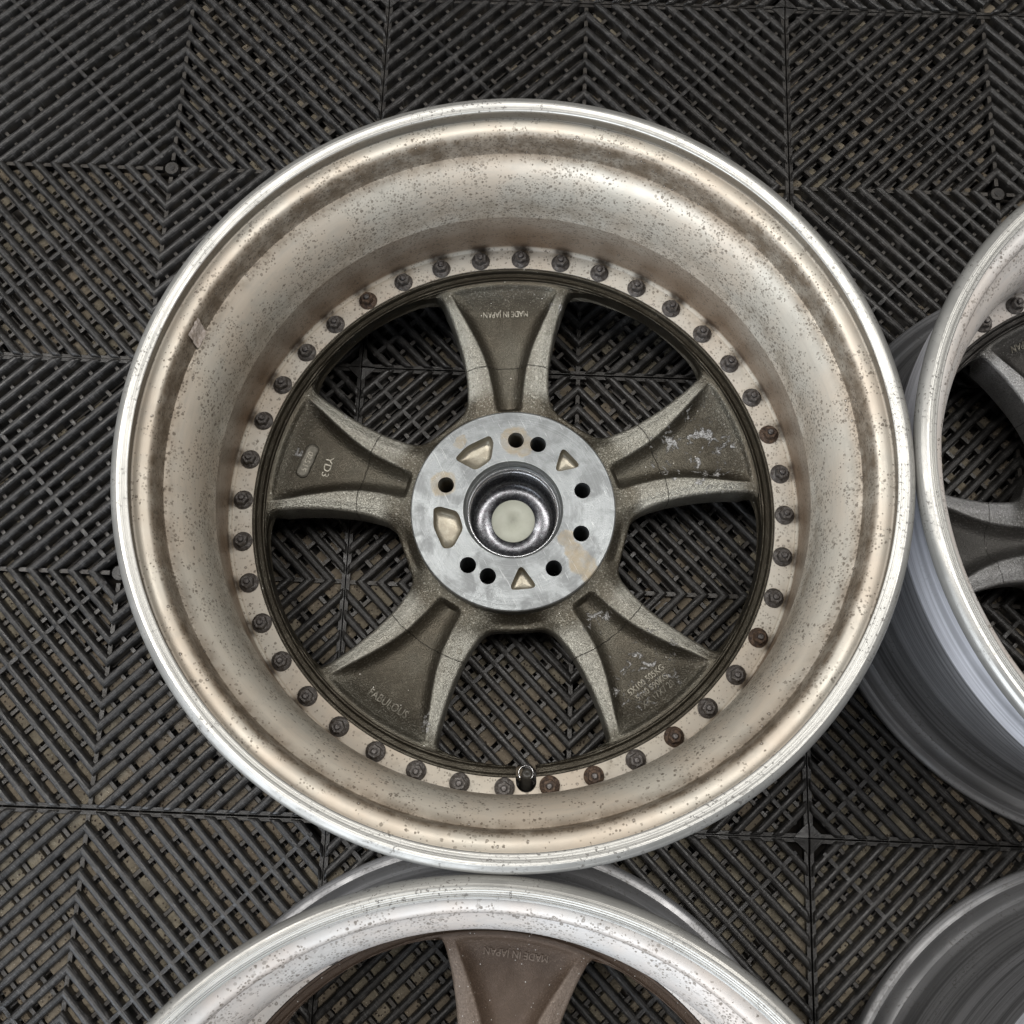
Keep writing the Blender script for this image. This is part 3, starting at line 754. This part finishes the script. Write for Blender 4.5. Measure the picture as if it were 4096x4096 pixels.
# cast lettering
text_on('cast_lettering', 'MADE IN JAPAN', .0068, .1755, TH - .1, TH + 90, M_LETTER, main, TH, sx=.80)
text_on('cast_lettering', 'FABULOUS', .0090, .1825, -120.3, -120.3 + 90, M_LETTER, main, TH, sx=.82)
for i, (tx, rr) in enumerate((('5X100 505KG', .1715), ('5160 590KG', .1785), ('XX 17X7 20', .1855))):
    text_on('cast_lettering', tx, .0070, rr, -50.1, -50.1 + 90, M_LETTER, main, TH, sx=.86)
text_on('cast_lettering', 'YD3', .0085, .160, 167.8, 167.8 + 90 + 180 - 180 - 0, M_LETTER, main, TH, sx=1.15)
text_on('cast_lettering', 'D', .0062, .1213, -108.4, -108.4 + 95, M_LETTER, main, TH, ext=.0004)
# oval plate with stamped number
P = []; F = []; n = 36; ax = math.radians(167.6 + 84)
cx_, cy_ = pl(.1765, 167.6)
for k, dz in ((1.0, -.0006), (.97, .0006), (.86, .0013), (.5, .0016), (0.02, .0017)):
    for i in range(n):
        t = 2 * PI * i / n
        u_ = (.0155 - .0052) * (1 if math.cos(t) > 0 else -1) * (1 if abs(math.cos(t)) > .02 else 0) + .0052 * math.cos(t); v_ = .0052 * math.sin(t)
        u_ *= (1 - (1 - k) * .34); v_ *= k
        P.append([cx_ + u_ * math.cos(ax) - v_ * math.sin(ax), cy_ + u_ * math.sin(ax) + v_ * math.cos(ax), dz])
P = np.array(P); P[:, 2] += surf(P[:, 0], P[:, 1], TH)
for j in range(4):
    for i in range(n): F.append((j * n + i, j * n + (i + 1) % n, (j + 1) * n + (i + 1) % n, (j + 1) * n + i))
F.append(tuple(range(4 * n, 5 * n)))
meshobj('number_plate', P.tolist(), F, M_PLATE, main, smooth=True)
text_on('cast_lettering', '02515', .0060, .1765, 167.9, 167.6 + 84, M_LETTER, main, TH, ext=.0005, sx=1.2, zadd=.0016)
# valve: slot through flange and ring, stem with bright clip
va = math.radians(-85.2)
def slot(w, r0, r1):
    pts = [(r0, -w), (r1, -w)] + [(r1 + w * math.sin(t), -w * math.cos(t)) for t in np.linspace(0.2, PI - .2, 10)] + [(r1, w), (r0, w)]
    return [(p[0] * math.cos(va) - p[1] * math.sin(va), p[0] * math.sin(va) + p[1] * math.cos(va)) for p in pts]
bm = bmesh.new(); bm.from_mesh(cast0.data)
kill = []
for f in bm.faces:
    c_ = f.calc_center_median(); u_ = c_.x * math.cos(va) + c_.y * math.sin(va); v_ = -c_.x * math.sin(va) + c_.y * math.cos(va)
    if u_ > .19 and abs(v_) < .0080: kill.append(f)
bmesh.ops.delete(bm, geom=kill, context='FACES'); bm.to_mesh(cast0.data); bm.free()
V, F = prism(slot(.0078, .190, .2130), .02, .10)
boolean(bar0, V, F)
wall = slot(.0079, .2025, .2131)
V = [(x_, y_, z_) for z_ in (.0827, .072) for x_, y_ in wall]; n = len(wall)
meshobj('valve_slot', V, [(i, i + 1, n + i + 1, n + i) for i in range(n - 1)], M_SHINE, main, smooth=True)
V, F = prism(slot(.0078, .190, .2130), .02, .10); boolean(out0, V, F)
vx, vy = .2185 * math.cos(va), .2185 * math.sin(va)
vs = lathe('valve_stem', [(.0001, .0300, 0), (.0030, .0298, 0), (.0040, .0288, 0), (.0043, .0270, 0), (.0043, .0110, 0), (.0050, .0100, 0), (.0055, .0020, 0), (.0055, .0, 1), (.0001, .0, 1)], M_BLACK, main, seg=40)
vs.location = (vx, vy, .0560); vs.rotation_euler = (math.radians(-24), 0, 0)
vx, vy = .2075 * math.cos(va), .2075 * math.sin(va)
V = []; F = []
for i in range(41):
    t = math.radians(-40 + 260 * i / 40)
    for j in range(8):
        s_ = 2 * PI * j / 8; rr = .0055 + .00032 * math.cos(s_)
        V.append((rr * math.cos(t), rr * math.sin(t), .0006 + .00032 * math.sin(s_)))
for i in range(40):
    for j in range(8): F.append((i * 8 + j, i * 8 + (j + 1) % 8, (i + 1) * 8 + (j + 1) % 8, (i + 1) * 8 + j))
clip = meshobj('valve_clip', V, F, M_SHINE, main, smooth=True); clip.location = (vx, vy + .0010, .0845)
# square of old tape on the inside of the rim
V = []; F = []; ta = math.radians(159.4); rj = random.Random(5)
for i in range(6):
    zz = [.2295, .2262, .2225, .2188, .2150, .2118][i]; rr = [.2368, .2360, .2359, .2361, .2360, .2345][i]
    for j in range(8):
        a_ = ta + (j - 3.5) / 7 * .058 + .0016 * (i - 2.5)
        V.append(((rr - rj.uniform(0, .0006)) * math.cos(a_), (rr - rj.uniform(0, .0006)) * math.sin(a_), zz + rj.uniform(-.0005, .0005) * (i in (0, 5))))
for i in range(5):
    for j in range(7): F.append((i * 8 + j, i * 8 + j + 1, (i + 1) * 8 + j + 1, (i + 1) * 8 + j))
meshobj('tape_patch', V, F, M_TAPE, main)

# ------------------------------------------------------------------ the neighbouring wheels
w2, b2, c2, o2 = make_wheel((.3440, -.8690), 'pale wheel with dark brown spokes touching the central wheel, cut by the bottom edge', 84.9, M_BARREL_W, M_CAST_BR, 1.0, 0, [60 + 9 * k for k in range(8)], full=False)
text_on('cast_lettering', 'MADE IN JAPAN', .0080, .1850, 84.9, 84.9 + 90, M_CAST_BR, w2, 84.9, sx=.85)
w3, b3, c3, o3 = make_wheel((.8580, -.3455), 'wheel with pale rim and black grey spokes, cut by the right edge', 114.6, M_BARREL_W, M_CAST_DK, .968, 0, [99.5 + 9 * k for k in range(12)], full=False)
text_on('cast_lettering', 'MADE IN JAPAN', .0080, .1850, 114.6, 114.6 + 90, M_LETTER, w3, 114.6, sx=.85)
w4, b4, c4, o4 = make_wheel((.8597, -.8613), 'brushed grey wheel of which only the outer side shows, in the bottom right corner', 60.0, M_BARREL_W, M_CAST_DK, 1.0, 0, [], full=False)
for wroot, tn in ((w2, 'a'), (w3, 'b'), (w4, 'c')):
    lathe('hub_face', [(.0405, .0776, 1), (.0820, .0776, 1), (.0832, .0765, 0), (.0832, .0300, 1), (.0372, .0300, 1), (.0372, .0735, 1)], M_HUB, wroot, seg=96)

# ------------------------------------------------------------------ bits of straw on the floor
def straw(pts, rad, label):
    V = []; F = []; m_ = len(pts)
    for i, p in enumerate(pts):
        a = Vector(pts[max(i - 1, 0)]); b = Vector(pts[min(i + 1, m_ - 1)]); d_ = (b - a).normalized()
        s_ = d_.cross(Vector((0, 0, 1))).normalized(); u_ = s_.cross(d_)
        rr = rad * (1 - .6 * i / (m_ - 1))
        for k in range(5):
            t = 2 * PI * k / 5; V.append(tuple(Vector(p) + s_ * math.cos(t) * rr + u_ * math.sin(t) * rr))
    for i in range(m_ - 1):
        for k in range(5): F.append((i * 5 + k, i * 5 + (k + 1) % 5, (i + 1) * 5 + (k + 1) % 5, (i + 1) * 5 + k))
    o = meshobj('straw', V, F, M_STRAW, None, smooth=True)
    tag(o, label, 'straw', 'bits of straw on the floor')
straw([(.016, -.186, .0012), (.040, -.177, .0016), (.064, -.163, .0014), (.083, -.146, .0010), (.092, -.132, -.001)], .00035, 'long thin curved straw on the floor left of the central wheel')
straw([(.4505, -.2625, .0012), (.4575, -.2530, .0030)], .00045, 'short pale straw on the floor seen through the upper right spoke opening')
